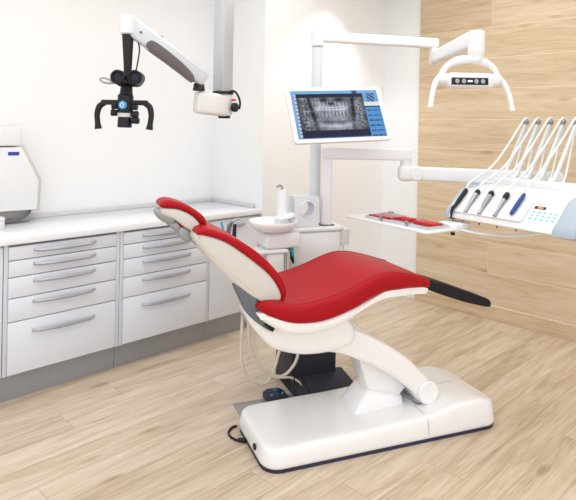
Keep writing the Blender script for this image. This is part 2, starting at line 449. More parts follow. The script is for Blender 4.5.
# ------------------------------------------------------------------ dental chair
CA = math.atan2(-.403, .915)
CO = Vector((1.899, 1.974, 0))
ch = thing('dental_chair', 'reclined red dental chair with white base and black footrest', 'dental chair', CO, CA)
CHM = WORLD[ch.name]

# base: rounded plan, height varying along the length
def base_h(s): return lerp_tab([(-.12, .098), (.3, .105), (.72, .118), (.92, .155), (1.0, .156), (1.15, .128)], s)
def base_bm():
    bm = bmesh.new(); s0, s1, w0, w1 = -.118, 1.152, -.252, .222
    out = [Vector(p) for p in rrect(s0, s1, w0, w1, .085, 8)]
    # densify the long sides
    P = []
    for i in range(len(out)):
        a = out[i]; b = out[(i+1) % len(out)]; k = max(1, int((b-a).length/.04))
        for j in range(k): P.append(a+(b-a)*j/k)
    rings = []
    def ring(ins, zf, shrink=1.0):
        Q = offset_in(P, ins); c = (w0+w1)/2; rg = []
        for q in Q:
            w = c+(q.y-c)*shrink
            L0 = s0+.11; L1 = s1-.11; s = q.x
            if shrink < 1: s = q.x if L0 < q.x < L1 else (L0+(q.x-L0)*(.35+.65*shrink) if q.x <= L0 else L1+(q.x-L1)*(.35+.65*shrink))
            rg.append(bm.verts.new((s, w, zf(s))))
        rings.append(rg)
    ring(.012, lambda s: .012); ring(.004, lambda s: .02); ring(0, lambda s: .035)
    for k in range(5):
        a = math.pi/2*k/4; ring(.012+.022*(1-math.cos(a)), lambda s, a=a: base_h(s)-.022+.022*math.sin(a))
    for sh in (.8, .6, .4, .2, .02): ring(.036, base_h, sh)
    n = len(P)
    for A, B in zip(rings, rings[1:]):
        for q in range(n): bm.faces.new((A[q], A[(q+1) % n], B[(q+1) % n], B[q]))
    bm.faces.new(rings[0][::-1])
    bmesh.ops.contextual_create if False else None
    A = rings[-1]; bm.faces.new(A)
    return bm
part('base', base_bm(), M_WHITE, ch, angle=50)
bp = bmesh.new(); prism(bp, rrect(-.112, 1.146, -.246, .216, .08, 8), .0, .016); part('base_skirt', bp, M_NAVY, ch)
part('cable_socket', CY((-.1145, -.10, .055), (-.1215, -.10, .055), .015, bev=.002), M_BLACK, ch)
seam = TB([(.715, -.2525, .03), (.715, -.2465, .085), (.715, -.236, .108), (.715, -.205, base_h(.715)+.001), (.715, -.12, base_h(.715)+.001)], .0014, n=6, curve=False)
part('base_seam', seam, M_PRINT, ch)

# cowl + leg + arm
def frustum(bm, lo, hi):
    A = [bm.verts.new(p) for p in lo]; B = [bm.verts.new(p) for p in hi]; n = len(lo)
    bm.faces.new(A[::-1]); bm.faces.new(B)
    for q in range(n): bm.faces.new((A[q], A[(q+1) % n], B[(q+1) % n], B[q]))
    return bm
cw = frustum(bmesh.new(), [(.385, -.095, .09), (.68, -.095, .09), (.68, .10, .09), (.385, .10, .09)],
             [(.475, -.075, .212), (.68, -.075, .158), (.68, .07, .158), (.475, .07, .212)])
bmesh.ops.bevel(cw, geom=[e for e in cw.edges], offset=.018, segments=3, affect='EDGES', profile=.5)
part('lift_cowl', cw, M_WHITE, ch, angle=50)
part('lift_leg', PW([(.37, .46), (.43, .38), (.485, .205), (.56, .185), (.66, .15), (.70, .19), (.62, .28), (.48, .44)], -.066, .06, .012, spline=False), M_WHITE, ch)
arm_o = [(.10, .46), (.14, .56), (.25, .585), (.35, .555), (.41, .525), (.47, .495), (.55, .447), (.63, .395), (.70, .34), (.76, .28), (.805, .235), (.835, .19),
         (.82, .14), (.78, .118), (.735, .145), (.705, .185), (.65, .232), (.58, .285), (.49, .34), (.40, .385), (.30, .43), (.2, .45)]
part('lift_arm', PW(arm_o, -.132, .10, .022, 5, 4), M_WHITE, ch, angle=60)
part('pivot_cap', CY((.785, -.128, .183), (.785, -.15, .183), .058, bev=.006, n=40), M_WHITE, ch)
part('gap_dark_strip', TB([(.65, -.108, .176), (.69, -.112, .158), (.73, -.118, .128), (.775, -.122, .118)], .004, n=8), M_GREY, ch)  # darkness of the cover gap, modelled as a thin grey strip

# seat: carriage, shell, cushion
car = [(-.172, .655), (-.14, .70), (-.06, .69), (.1, .64), (.22, .64), (.31, .62), (.355, .56), (.36, .51), (.32, .475), (.23, .457), (.12, .458), (.03, .475), (-.06, .512), (-.125, .58)]
def car_w(s, w, z):
    return w*.95*(lerp_tab([(-.15, .1), (.1, 1)], s) if w > 0 else 1)
part('seat_carriage', PW(car, -.18, .12, .04, 5, 5, wmap=car_w), M_WHITE, ch, angle=60)
def seat_w(s, w, z):
    k = lerp_tab([(-.2, .80), (.02, .99), (.3, 1.0), (.5, .93), (.75, .74)], s); return w*k*(lerp_tab([(-.15, .55), (0, 1)], s) if w > 0 else 1)
sh_o = [(-.15, .695), (-.09, .695), (.0, .672), (.139, .655), (.277, .688), (.373, .722), (.467, .744), (.58, .744), (.70, .732), (.735, .722), (.735, .695), (.60, .728),
        (.5, .722), (.40, .69), (.30, .64), (.2, .603), (.08, .588), (-.02, .60), (-.10, .64), (-.14, .672)]
part('seat_shell', PW(sh_o, -.258, .258, .03, 5, 5, wmap=seat_w), M_WHITE, ch, angle=60)
cu_o = [(-.155, .728), (-.125, .744), (-.076, .744), (.031, .732), (.147, .745), (.261, .776), (.357, .812), (.43, .833), (.50, .833), (.58, .818), (.67, .793), (.728, .775), (.746, .758), (.740, .730), (.66, .736),
        (.58, .744), (.467, .743), (.373, .718), (.277, .680), (.139, .645), (.006, .648), (-.105, .683), (-.148, .712)]
cb = PW(cu_o, -.275, .275, .026, 6, 5, wmap=seat_w)
part('seat_cushion', cb, M_RED, ch, angle=70)
pp = [(q.x, q.y) for q in spline_closed([Vector(q) for q in cu_o], 5)[9:56]]
pb = bmesh.new()
for sg in (-1, 1): tube(pb, [(s, seat_w(s, sg*.255, z), z+.0002) for s, z in pp], .0022, 6, curve=False)
part('seat_piping', pb, M_REDSEAM, ch)

# backrest
bs_o = [(-.452, 1.062), (-.432, 1.068), (-.325, 1.03), (-.215, .953), (-.12, .872), (-.074, .805), (-.064, .765), (-.085, .748), (-.135, .748), (-.20, .778), (-.27, .835), (-.36, .922), (-.425, 1.0), (-.452, 1.035)]
SH = lambda P, ds, dz: [(a+ds, b+dz) for a, b in P]
part('backrest_shell', PW(SH(bs_o, .032, -.020), -.195, .11, .016, 5, 5), M_CREAM, ch, angle=60)
bc_o = [(-.45, 1.066), (-.438, 1.086), (-.40, 1.09), (-.326, 1.062), (-.229, 1.010), (-.14, .940), (-.072, .862), (-.045, .80), (-.05, .765), (-.068, .758), (-.076, .80), (-.125, .873), (-.22, .955), (-.33, 1.030), (-.42, 1.062)]
part('backrest_cushion', PW(SH(bc_o, .032, -.020), -.20, .11, .012, 4, 5), M_RED, ch, angle=70)
part('backrest_groove', TB([(-.405, -.1945, 1.010), (-.33, -.1955, .934), (-.25, -.1955, .858), (-.17, -.1955, .793), (-.11, -.1945, .758)], .0018, n=6), M_REDSEAM if False else M_HOSE, ch)
br_o = [(-.268, .832), (-.245, .772), (-.205, .698), (-.15, .648), (-.095, .612), (-.082, .632), (-.122, .668), (-.152, .715), (-.162, .758), (-.155, .785), (-.2, .80)]
part('backrest_hinge', PW(SH(br_o, .019, -.012), -.192, -.145, .008, 3, 5), M_GREY, ch)
part('hinge_cover', PW(SH([(-.135, .648), (-.092, .612), (-.08, .634), (-.118, .668)], .019, -.012), -.197, -.18, .004, 2, spline=False), M_BLACK, ch)

# headrest
hc_o = [(-.582, 1.178), (-.576, 1.197), (-.545, 1.206), (-.495, 1.193), (-.441, 1.167), (-.397, 1.134), (-.379, 1.10), (-.394, 1.072), (-.408, 1.074), (-.408, 1.10), (-.446, 1.137), (-.50, 1.164), (-.555, 1.172)]
part('headrest_cushion', PW(SH(hc_o, .026, -.024), -.10, .045, .014, 5, 5), M_RED, ch, angle=70)
hs_o = [(-.578, 1.172), (-.55, 1.174), (-.50, 1.166), (-.446, 1.139), (-.41, 1.102), (-.405, 1.074), (-.425, 1.062), (-.469, 1.084), (-.517, 1.121), (-.571, 1.147)]
part('headrest_shell', PW(SH(hs_o, .026, -.027), -.097, .04, .014, 5, 5), M_CREAM, ch, angle=60)
hm = bmesh.new()
pillow(hm, [(-.575, 1.135), (-.54, 1.142), (-.50, 1.115), (-.485, 1.08), (-.515, 1.075), (-.56, 1.10)], -.075, -.005, .01, 3, 4)
part('headrest_joint', hm, M_STEEL, ch)
part('headrest_bar', BAR((-.525, -.04, 1.10), (-.44, -.04, 1.025), .045, .035), M_STEEL, ch)
part('headrest_clamp', PW([(-.465, 1.06), (-.425, 1.045), (-.415, 1.01), (-.435, .995), (-.47, 1.02)], -.08, -.005, .008, 3, 4), M_STEEL, ch)
part('headrest_rail', BAR((-.445, -.03, 1.03), (-.385, -.03, .975), .045, .014), M_CHROME, ch)
part('neck_cushion', PW([(-.475, 1.09), (-.44, 1.075), (-.40, 1.045), (-.365, 1.045), (-.375, 1.02), (-.43, 1.025), (-.465, 1.06)], -.07, .10, .01, 3, 4), M_RED, ch, angle=70)

# footrest
fr_o = [(.715, .752), (.76, .750), (.87, .720), (1.0, .674), (1.12, .629), (1.20, .598), (1.216, .57), (1.20, .556), (1.12, .576), (1.0, .614), (.87, .660), (.76, .703), (.72, .712)]
def foot_w(s, w, z): return w*lerp_tab([(.7, 1.0), (1.0, .92), (1.2, .72)], s)
part('footrest', PW(fr_o, -.125, .05, .012, 4, 5, wmap=foot_w), M_BLACKP, ch, angle=60)

# ------------------------------------------------------------------ cuspidor unit with columns, behind the chair
DU = CHM @ Matrix.Translation((.46, .66, 0))
un = thing('dental_unit', 'white cuspidor unit with spittoon bowl standing behind the red chair', 'dental unit', DU.translation, CA)
# all unit parts are given in chair coordinates
part('pedestal', BX(.275, .555, .44, .70, .0, .64, .008), M_ANTH, un, CHM)
pf = frustum(bmesh.new(), [(.275, .30, .0), (.65, .30, .0), (.65, .70, .0), (.275, .70, .0)], [(.275, .34, .045), (.635, .34, .045), (.60, .46, .10), (.275, .46, .10)])
bmesh.ops.bevel(pf, geom=pf.edges[:], offset=.006, segments=2, affect='EDGES', profile=.5)
part('pedestal_foot', pf, M_ANTH, un, CHM)
part('floor_plate', BX(-.07, .274, .228, .42, 0, .008, .002), M_PLATE, un, CHM)
part('tower', BX(.285, .63, .55, .82, .55, .885, .018, 3), M_WHITE2, un, CHM)
part('tower_top', BX(.275, .645, .54, .83, .886, .915, .012, 3), M_WHITE2, un, CHM)
part('bowl_block', BX(.115, .33, .46, .64, .815, .905, .02, 3), M_WHITE2, un, CHM)
T = Matrix.Translation((.18, .52, .905))
bw = lathe(bmesh.new(), [(.0, .0), (.05, .0), (.10, .012), (.128, .035), (.142, .06), (.140, .066), (.134, .062), (.12, .04), (.09, .022), (.03, .014), (0, .014)], 48, T)
part('spittoon_bowl', bw, M_WHITE, un, CHM, angle=60)
sp = bmesh.new(); lathe(sp, [(.05, .0), (.046, .012), (.036, .03), (.033, .06), (.033, .20), (.03, .206), (0, .207)], 32, Matrix.Translation((.255, .58, .935)))
part('spout_column', sp, M_WHITE2, un, CHM)
part('bowl_spout', TB([(.255, .58, 1.14), (.245, .57, 1.158), (.225, .55, 1.166), (.205, .535, 1.160)], .006, n=10), M_CHROME, un, CHM)
part('spout_lip', PW([(.20, .975), (.235, .972), (.30, .985), (.30, 1.01), (.24, .99), (.205, .985)], .50, .60, .008, 3, 4), M_WHITE2, un, CHM)
# cup filler housing with a round opening
rb = bmesh.new()
cx, cz, rr_ = .405, 1.022, .046
outer = [(.345, .917), (.505, .917), (.507, 1.095), (.345, 1.095)]
def ring_panel(bm, y0, y1):
    n = 48; P = []
    for i in range(n):
        a = 2*math.pi*i/n; dx, dz = math.cos(a), math.sin(a)
        x0, x1, z0, z1 = .325, .480, .917, 1.096
        t = min(((x1-cx)/dx if dx > 1e-6 else ((x0-cx)/dx if dx < -1e-6 else 1e9)), ((z1-cz)/dz if dz > 1e-6 else ((z0-cz)/dz if dz < -1e-6 else 1e9)))
        P.append((cx+dx*t, cz+dz*t))
    # keep exact corners
    for c in ((x0, z0), (x1, z0), (x1, z1), (x0, z1)):
        j = min(range(n), key=lambda k: (P[k][0]-c[0])**2+(P[k][1]-c[1])**2); P[j] = c
    O0 = [bm.verts.new((p[0], y0, p[1])) for p in P]; O1 = [bm.verts.new((p[0], y1, p[1])) for p in P]
    I0 = [bm.verts.new((cx+rr_*math.cos(2*math.pi*i/n), y0, cz+rr_*math.sin(2*math.pi*i/n))) for i in range(n)]
    I1 = [bm.verts.new((cx+rr_*math.cos(2*math.pi*i/n), y1, cz+rr_*math.sin(2*math.pi*i/n))) for i in range(n)]
    for i in range(n):
        j = (i+1) % n
        bm.faces.new((O0[i], O0[j], I0[j], I0[i])); bm.faces.new((O1[i], I1[i], I1[j], O1[j]))
        bm.faces.new((O0[i], O1[i], O1[j], O0[j])); bm.faces.new((I0[i], I0[j], I1[j], I1[i]))
    return bm
part('cup_filler_housing', ring_panel(rb, .555, .655), M_COOL, un, CHM, angle=30)
tr = bmesh.new(); bmesh.ops.create_circle  # ring trim
pts = [(cx+.048*math.cos(2*math.pi*i/40), .553, cz+.048*math.sin(2*math.pi*i/40)) for i in range(41)]
part('opening_ring', TB(pts, .004, n=8, curve=False), M_WHITE2, un, CHM)
# columns
part('back_column', CY((.522, .715, .916), (.522, .715, 2.005), .034, bev=.002, n=32), M_COOL, un, CHM)
part('side_box', BX(.645, .715, .60, .68, .785, .885, .01, 3), M_WHITE2, un, CHM)
for k, (s, w) in enumerate(((.665, .63), (.695, .65))):
    part('cord', TB([(s, w, .79), (s-.004, w-.01, .74), (s+.012, w-.03, .66), (s-.02, w-.02, .60), (s-.06, w, .58)], .005, n=8), M_WHOSE, un, CHM)
# assistant holder
part('holder_box', BX(.125, .225, .45, .56, .60, .795, .01, 3), M_WHITE2, un, CHM)
part('holder_top', BX(.07, .245, .44, .57, .795, .815, .008, 3), M_WHITE2, un, CHM)
part('holder_slot', BX(.2255, .2275, .455, .475, .66, .79), M_BLACK, un, CHM)
part('holder_pipe', CY((.252, .47, .6), (.252, .47, .8), .011, n=16), M_HOSE, un, CHM)
part('assistant_arm', BAR((.12, .50, .75), (-.13, .45, .75), .05, .05), M_WHITE2, un, CHM)

def tool(name, label, cat, pts, rad, m, collar=None, group=None, tip=None, tipm=None):
    p0 = CHM @ Vector(pts[0])
    t = thing(name, label, cat, p0, CA, group)
    part('handle', TB(pts, rad, n=14), m, t, CHM)
    if tip: part('tip', TB(tip[0], tip[1], n=12), tipm, t, CHM)
    return t
tool('suction_handpiece', 'curved grey suction handpiece standing behind the top of the red backrest', 'suction handpiece',
     [(-.105, .45, .77), (-.106, .45, .90), (-.10, .45, .955), (-.085, .448, .985)], [.013, .013, .011, .008], M_GREY,
     tip=([(-.084, .4478, .986), (-.06, .446, .998), (-.045, .445, .998)], [.007, .006, .005]), tipm=M_CHROME)
tool('suction_tube', 'black suction handpiece beside the grey curved one behind the backrest', 'suction handpiece',
     [(-.082, .43, .77), (-.078, .43, .90), (-.074, .43, .975)], [.012, .012, .009], M_BLACK)
tool('saliva_ejector', 'slim teal saliva ejector leaning left behind the backrest', 'saliva ejector',
     [(-.118, .44, .77), (-.126, .44, .90), (-.145, .44, .975), (-.148, .44, .985)], [.007, .007, .006, .005], M_TEAL)
tool('light_cure_handle', 'teal and black instrument hanging under the spittoon bowl', 'instrument',
     [(.285, .505, .815), (.285, .495, .775), (.29, .49, .745)], [.014, .016, .01], M_TEAL,
     tip=([(.278, .488, .79), (.287, .486, .75), (.293, .486, .725)], [.006, .01, .006]), tipm=M_BLACK)

# hoses from the assistant holder down to the pedestal
def hose(label, pts, r=.0085, m=M_HOSE):
    o = thing('hose', label, 'hose', CHM @ Vector(pts[-1]), CA, 'cream suction hoses hanging behind the chair')
    part('tube', TB(pts, r, n=12, per=8), m, o, CHM)
hose('longest cream hose looping lowest, outermost at the left below the backrest', [(-0.035, .44, .74), (-0.028, .41, .56), (-0.035, .40, .30), (-0.016, .40, .18), (0.058, .40, .11), (0.130, .40, .118), (0.190, .41, .27), (0.210, .43, .40), (0.285, .45, .43)])
hose('middle cream hose curving in front of the dark pedestal', [(0.010, .44, .74), (0.005, .41, .45), (0.020, .40, .27), (0.100, .40, .17), (0.200, .40, .125), (0.275, .40, .18), (0.305, .41, .26), (0.315, .43, .35), (0.320, .45, .40)])
hose('inner short cream hose that crosses down onto the foot of the pedestal', [(0.060, .44, .74), (0.035, .42, .42), (0.070, .40, .22), (0.150, .39, .135), (0.250, .39, .115), (0.295, .38, .09), (0.310, .38, .07)], .006)

# foot control and cables
fc = thing('foot_control', 'dark blue foot control with small buttons on the grey floor plate', 'foot control', CHM @ Vector((.165, .385, .008)), CA)
fo = bmesh.new(); pillow(fo, [(.105, .009), (.225, .009), (.225, .03), (.20, .045), (.13, .05), (.105, .035)], .335, .445, .008, 3, spline=False)
part('housing', fo, M_ANTH, fc, CHM)
for a, b, m in ((.13, .36, M_BADGE), (.165, .36, M_BLUE), (.195, .37, M_BADGE), (.13, .405, M_BLUE), (.165, .41, M_BADGE), (.195, .42, M_BLUE)):
    part('button', CY((a, b, .04), (a, b, .0525-.004*(a > .18)), .009, bev=.002, n=14), m, fc, CHM)
cbl = thing('cable', 'black cable looping on the floor at the chair base end', 'cable', CHM @ Vector((-.16, .1, 0)), CA)
part('lead', TB([(-.115, .19, .006), (-.14, .185, .006), (-.168, .15, .006), (-.172, .11, .006), (-.158, .075, .006), (-.135, .05, .006), (-.112, .035, .012)], .0055, n=10), M_BLACK, cbl, CHM)
part('plug', TB([(-.145, .06, .009), (-.114, .035, .014)], .010, n=12), M_BLACK, cbl, CHM)
cb2 = thing('cable', 'thin black cable arching against the dark pedestal behind the chair base', 'cable', CHM @ Vector((.30, .3, 0)), CA)
part('lead', TB([(.235, .325, .085), (.255, .325, .16), (.275, .32, .165), (.31, .315, .10), (.33, .30, .06), (.36, .27, .02)], .004, n=8), M_BLACK, cb2, CHM)

# ------------------------------------------------------------------ monitor on the unit column
MP = CF.inverted() @ Vector((2.552, 2.139, 1.588))
mo = thing('monitor', 'white tilted flat monitor showing a panoramic dental x-ray', 'monitor', CF @ Vector((MP.x, MP.y, 1.44)), -math.pi/4)
Xm = Vector((.888, -.457, .051)).normalized(); Ym = Vector((.158, .408, .899)); Ym = (Ym-Xm*Ym.dot(Xm)).normalized(); Zm = Xm.cross(Ym)
MF = Matrix(((Xm.x, Ym.x, Zm.x, 2.552), (Xm.y, Ym.y, Zm.y, 2.139), (Xm.z, Ym.z, Zm.z, 1.588), (0, 0, 0, 1)))
fb = bmesh.new(); prism(fb, rrect(-.297, .297, -.175, .175, .014, 6), -.022, 0)
bmesh.ops.bevel(fb, geom=[e for e in fb.edges if abs(e.verts[0].co.z-e.verts[1].co.z) < 1e-6], offset=.004, segments=2, affect='EDGES', profile=.5)
part('housing', fb, M_WHITE2, mo, MF)
hb = bmesh.new(); prism(hb, rrect(-.16, .16, -.11, .11, .03, 5), -.05, -.022); part('rear_cover', hb, M_WHITE2, mo, MF)
back = CHM @ Vector((.522, .715-.036, 1.60))
mb = MF @ Vector((0, .0, -.05))
part('bracket', TB([mb, mb*.5+back*.5+Vector((0, 0, .0)), back], .02, n=14, curve=False), M_WHITE2, mo, I4)

def screen_color(u, v):
    """u,v in 0..1, v upwards: colours of the picture on the screen"""
    ui = (.36, .62, .86)
    if v > .93: return (.50, .74, .93) if (u < .70 or u > .76) else (.25, .36, .5)
    if u < .03: return (.55, .70, .86)
    if u < .055: return (.83, .89, .95) if int(v*26) % 2 else (.45, .62, .83)
    if u > .82:
        x = (u-.82)/.18; y = v/.93
        if y > .80: 
            d = math.hypot((x-.5)/.9, (y-.88)*1.1)
            return (.25, .33, .45) if d < .28 and (int(x*9)+int(y*30)) % 3 else (.48, .68, .88)
        if y > .70: return (.92, .95, .97)
        if y > .665: return (.2, .25, .4)
        if .1 < x < .9 and int(y*26) % 3 == 0 and int(x*11) % 4: return (.19, .38, .62)
        return ui
    if v > .845: return (.13, .13, .23)
    if v < .025: return (.30, .45, .70)
    if v < .165: return (.12, .12, .24)
    # x-ray film
    x = (u-.055)/.765*2-1; y = (v-.165)/.68*2-1
    n1 = noise.noise(Vector((x*4, y*3, 1.3))); n2 = noise.noise(Vector((x*15, y*9, 4.1)))
    g = .50+.16*n1+.12*n2
    yc = .30+.12*x*x
    ax = abs(x)
    # bright jaw body and tooth rows in the middle, dark hollows beside them, mottled wings outside
    mid = max(0, 1-(ax/.52)**6)
    g += .10*mid*(1 if y < .75 else .2)
    row = math.exp(-((y-yc)/.13)**2)*mid
    t = abs(math.sin(x*30+.8))**.6
    g += row*(.20+.26*t) - .42*math.exp(-((y-yc-.015-.05*x)/.022)**2)*(1 if ax < .40 else 0)
    g += .14*math.exp(-((y-yc+.34)/.20)**2)*mid*(math.cos(x*60)) + .12*math.exp(-((y-yc-.33)/.17)**2)*mid*math.cos(x*54)
    g -= .34*math.exp(-((ax-.60-.06*y)/.055)**2)*(1 if y > -.5 else .4)
    g -= .40*math.exp(-((y-.86)/.14)**2)*math.exp(-((ax-.22)/.12)**2) + .40*math.exp(-((y-.62)/.10)**2)*math.exp(-(x/.07)**2)
    g += .22*math.exp(-((y+.78-.35*x*x)/.10)**2)*mid
    g -= .30*math.exp(-((y+.52-.3*x*x)/.07)**2)*mid*.6
    g += .16*math.exp(-((ax-.80)/.08)**2)*n2*2
    g -= .22*max(0, ax-.86)/.14 + .25*max(0, -y-.85)
    g = max(.08, min(.95, g))
    return (g*.93, g*.96, g*1.03)
def screen_mesh():
    nx, ny = 170, 100; w, h = .273, .152
    vs = [(-w+2*w*i/nx, -h+2*h*j/ny, .0012) for j in range(ny+1) for i in range(nx+1)]
    fs = [(j*(nx+1)+i, j*(nx+1)+i+1, (j+1)*(nx+1)+i+1, (j+1)*(nx+1)+i) for j in range(ny) for i in range(nx)]
    me = bpy.data.meshes.new('screen'); me.from_pydata(vs, [], fs)
    at = me.color_attributes.new('picture', 'FLOAT_COLOR', 'CORNER')
    cols = []
    for j in range(ny):
        for i in range(nx):
            c = lin(screen_color((i+.5)/nx, (j+.5)/ny)); cols += list(c)*4
    at.data.foreach_set('color', cols)
    m = bpy.data.materials.new('lit_screen'); m.use_nodes = True; nt = m.node_tree; b = nt.nodes['Principled BSDF']
    a = nt.nodes.new('ShaderNodeAttribute'); a.attribute_name = 'picture'
    b.inputs['Base Color'].default_value = (.005, .005, .008, 1); b.inputs['Roughness'].default_value = .45; b.inputs['Specular IOR Level'].default_value = .1
    nt.links.new(a.outputs['Color'], b.inputs['Emission Color']); b.inputs['Emission Strength'].default_value = .72
    me.materials.append(m); me.transform(WORLD[mo.name].inverted() @ MF)
    o = bpy.data.objects.new('screen', me); COL.objects.link(o); o.parent = mo; WORLD[o.name] = WORLD[mo.name]
    return o
scr = screen_mesh()

# ------------------------------------------------------------------ operating lamp
PC = CHM @ Vector((.522, .715, 0)); PL = CF.inverted() @ PC      # back column in CF coordinates
lp = thing('operating_lamp', 'white operating lamp with two curved handles on a jointed arm by the wood wall', 'lamp', (PC.x, PC.y, 2.03), -math.pi/4)
A0 = Vector((PL.x, PL.y, 2.072)); A1 = Vector((.975, 3.80, 2.075))
part('column_cap', CY((PL.x, PL.y, 2.01), (PL.x, PL.y, 2.112), .042, bev=.008), M_WHITE2, lp, CF)
part('arm', BAR(A0, A1, .07, .062, .012), M_WHITE2, lp, CF)
part('elbow', CY((.95, 3.79, 1.93), (.95, 3.79, 2.05), .026, bev=.004), M_WHITE2, lp, CF)
part('spring_arm', BAR((.945, 3.78, 1.975), (1.03, 3.22, 2.015), .06, .075, .015, .07, .09), M_WHITE2, lp, CF)
part('hub', CY((1.04, 3.20, 1.93), (1.04, 3.20, 2.058), .046, bev=.008), M_WHITE2, lp, CF)
part('neck', CY((1.04, 3.20, 1.89), (1.04, 3.20, 1.94), .035, .044), M_WHITE2, lp, CF)
arc = []
for k in range(13):
    a = math.pi*(1-k/12); arc.append((1.017+.165*math.cos(a), 3.20, 1.782+.118*math.sin(a)**.8))
LM = CF @ Matrix.Translation((.777, 0, 0)) @ Matrix.Diagonal((.945, 1, 1, 1)) @ Matrix.Translation((-.777, 0, 0))
part('yoke', TB(arc, [.018]*4+[.024]*5+[.018]*4, n=14, per=3), M_WHITE2, lp, LM)
lb = bmesh.new(); box(lb, .872, 1.146, 3.135, 3.235, 1.738, 1.822, .03, 5); part('lamp_head', lb, M_WHITE2, lp, LM, angle=60)
led = part('led_strip', BX(.893, 1.105, 3.129, 3.137, 1.753, 1.792, .003), M_BLACK, lp, LM)
for x in (.925, .963, 1.035, 1.073):
    part('led_lens', CY((x, 3.130, 1.7725), (x, 3.126, 1.7725), .013, bev=.002, n=20), M_STEEL, led, LM)
part('brand_mark', BX(.985, 1.013, 3.1275, 3.130, 1.768, 1.778), M_GLYPH, led, LM)
part('end_cap', CY((.825, 3.185, 1.790), (.88, 3.185, 1.785), .024, .034, bev=.004), M_WHITE2, lp, LM)
part('end_cap', CY((1.135, 3.185, 1.782), (1.20, 3.185, 1.788), .038, .026, bev=.004), M_WHITE2, lp, LM)
part('handle', TB([(.835, 3.185, 1.793), (.812, 3.175, 1.765), (.79, 3.16, 1.70), (.777, 3.15, 1.625)], [.019, .017, .015, .0165], n=14), M_WHITE2, lp, LM)
part('handle', TB([(1.185, 3.185, 1.792), (1.212, 3.175, 1.765), (1.238, 3.16, 1.70), (1.253, 3.15, 1.615)], [.019, .017, .015, .0165], n=14), M_WHITE2, lp, LM)

# ------------------------------------------------------------------ delivery unit on its arm
AW = CF @ Vector((.913, 3.2, 0))
DA = math.atan2(-.983, -.191)
FC = CHM @ Vector((.547, .60, 0)); FL = CF.inverted() @ FC
de = thing('delivery_unit', 'white instrument unit with keypad carried on a long jointed arm', 'instrument unit', (FC.x, FC.y, .914), DA)
DM = Matrix.Translation((AW.x, AW.y, 0)) @ Matrix.Rotation(DA, 4, 'Z')
pc = bmesh.new(); box(pc, -.033, .033, -.033, .033, .9155, 1.39, .012, 3, T=Matrix.Translation(FC) @ Matrix.Rotation(-math.pi/4, 4, 'Z'))
part('column', pc, M_WHITE2, de, I4)
part('column_foot', BX(.507, .587, .56, .64, .9155, .922), M_GREY, de, CHM)
part('arm', BAR((FL.x-.03, FL.y, 1.352), (.755, 3.5, 1.352), .075, .074, .012), M_WHITE2, de, CF)
part('elbow', CY((.722, 3.5, 1.19), (.722, 3.5, 1.345), .034, bev=.006), M_WHITE2, de, CF)
part('joint_block', BX(.675, .775, 3.455, 3.545, 1.195, 1.285, .02, 4), M_WHITE2, de, CF)
part('joint_disc', CY((.778, 3.45, 1.24), (.778, 3.55, 1.24), .045, bev=.008), M_WHITE2, de, CF)
part('spring_arm', BAR((.75, 3.5, 1.24), (1.585, 3.31, 1.226), .06, .078, .012, .07, .095), M_WHITE2, de, CF)
# body: (b, z) profile extruded along a
prof = [(-.005, 1.022), (.0, 1.042), (.02, 1.062), (.125, 1.158), (.15, 1.170), (.30, 1.192), (.40, 1.2), (.42, 1.185), (.415, 1.10), (.35, 1.05), (.2, 1.02), (.05, 1.008)]
def body_bm(a0, a1, grow, r):
    P = [Vector(p) for p in prof]
    bm = PW(P, a0, a1, r, 4, spline=False) if grow == 0 else PW(offset_in(P, -grow), a0, a1, r, 4, spline=False)
    bm.transform(Matrix(((0, 1, 0, 0), (1, 0, 0, 0), (0, 0, 1, 0), (0, 0, 0, 1))))    # (b,a,z)->(a,b,z)
    return bm
part('body', body_bm(-.02, .69, 0, .012), M_WHITE2, de, DM)
part('bumper', body_bm(-.045, -.005, .007, .015), M_BUMP, de, DM, label='pale blue grey end bumper')
bpr = [(-.012, 1.016), (-.008, 1.046), (.015, 1.070), (.12, 1.168), (.15, 1.182), (.20, 1.19), (.22, 1.15), (.2, 1.01), (.05, 1.0)]
bm_ = PW([Vector(p) for p in bpr], 0.60, .715, .018, 4, spline=False); bm_.transform(Matrix(((0, 1, 0, 0), (1, 0, 0, 0), (0, 0, 1, 0), (0, 0, 0, 1))))
part('bumper', bm_, M_BUMP, de, DM, label='pale blue grey end bumper')
# slope frame: x along a, y up the slope, z out of the slope
sl = Vector((.105, .096)).normalized()
SP = DM @ Matrix(((1, 0, 0, 0), (0, sl.x, -sl.y, .02), (0, sl.y, sl.x, 1.062), (0, 0, 0, 1)))
hp = bmesh.new(); prism(hp, rrect(-.012, .435, -.018, .142, .02, 5), .0005, .012); part('holder_plate', hp, M_WHITE2, de, SP)
kp = part('keypad', prism(bmesh.new(), rrect(.445, .612, .004, .138, .008, 4), .0, .003), M_PAD, de, SP)
for r in range(3):
    for c in range(5):
        x = .466+c*.0295; y = .018+r*.0225
        kb = part('key', prism(bmesh.new(), rrect(x-.0095, x+.0095, y-.0075, y+.0075, .003, 3), .003, .0042), M_KEY, kp, SP)
        kx = bmesh.new(); prism(kx, rrect(x-.005, x+.005, y-.004, y+.004, .001, 2), .0042, .0046)
        bm_join = kx
        part('key_print', kx, M_KEYD, kp, SP)
ds = part('display', prism(bmesh.new(), rrect(.456, .516, .083, .101, .002, 2), .003, .0045), M_DISP, kp, SP)
dg = bmesh.new()
for x, w_ in ((.478, .006), (.487, .006), (.497, .007)): prism(dg, rrect(x-w_/2, x+w_/2, .087, .096, .001, 2), .0045, .005)
part('display_digits', dg, M_ORANGE, kp, SP)
for x in (.536, .556, .576, .594):
    part('key', prism(bmesh.new(), rrect(x-.008, x+.008, .085, .096, .004, 3), .003, .004), M_COOL, kp, SP)
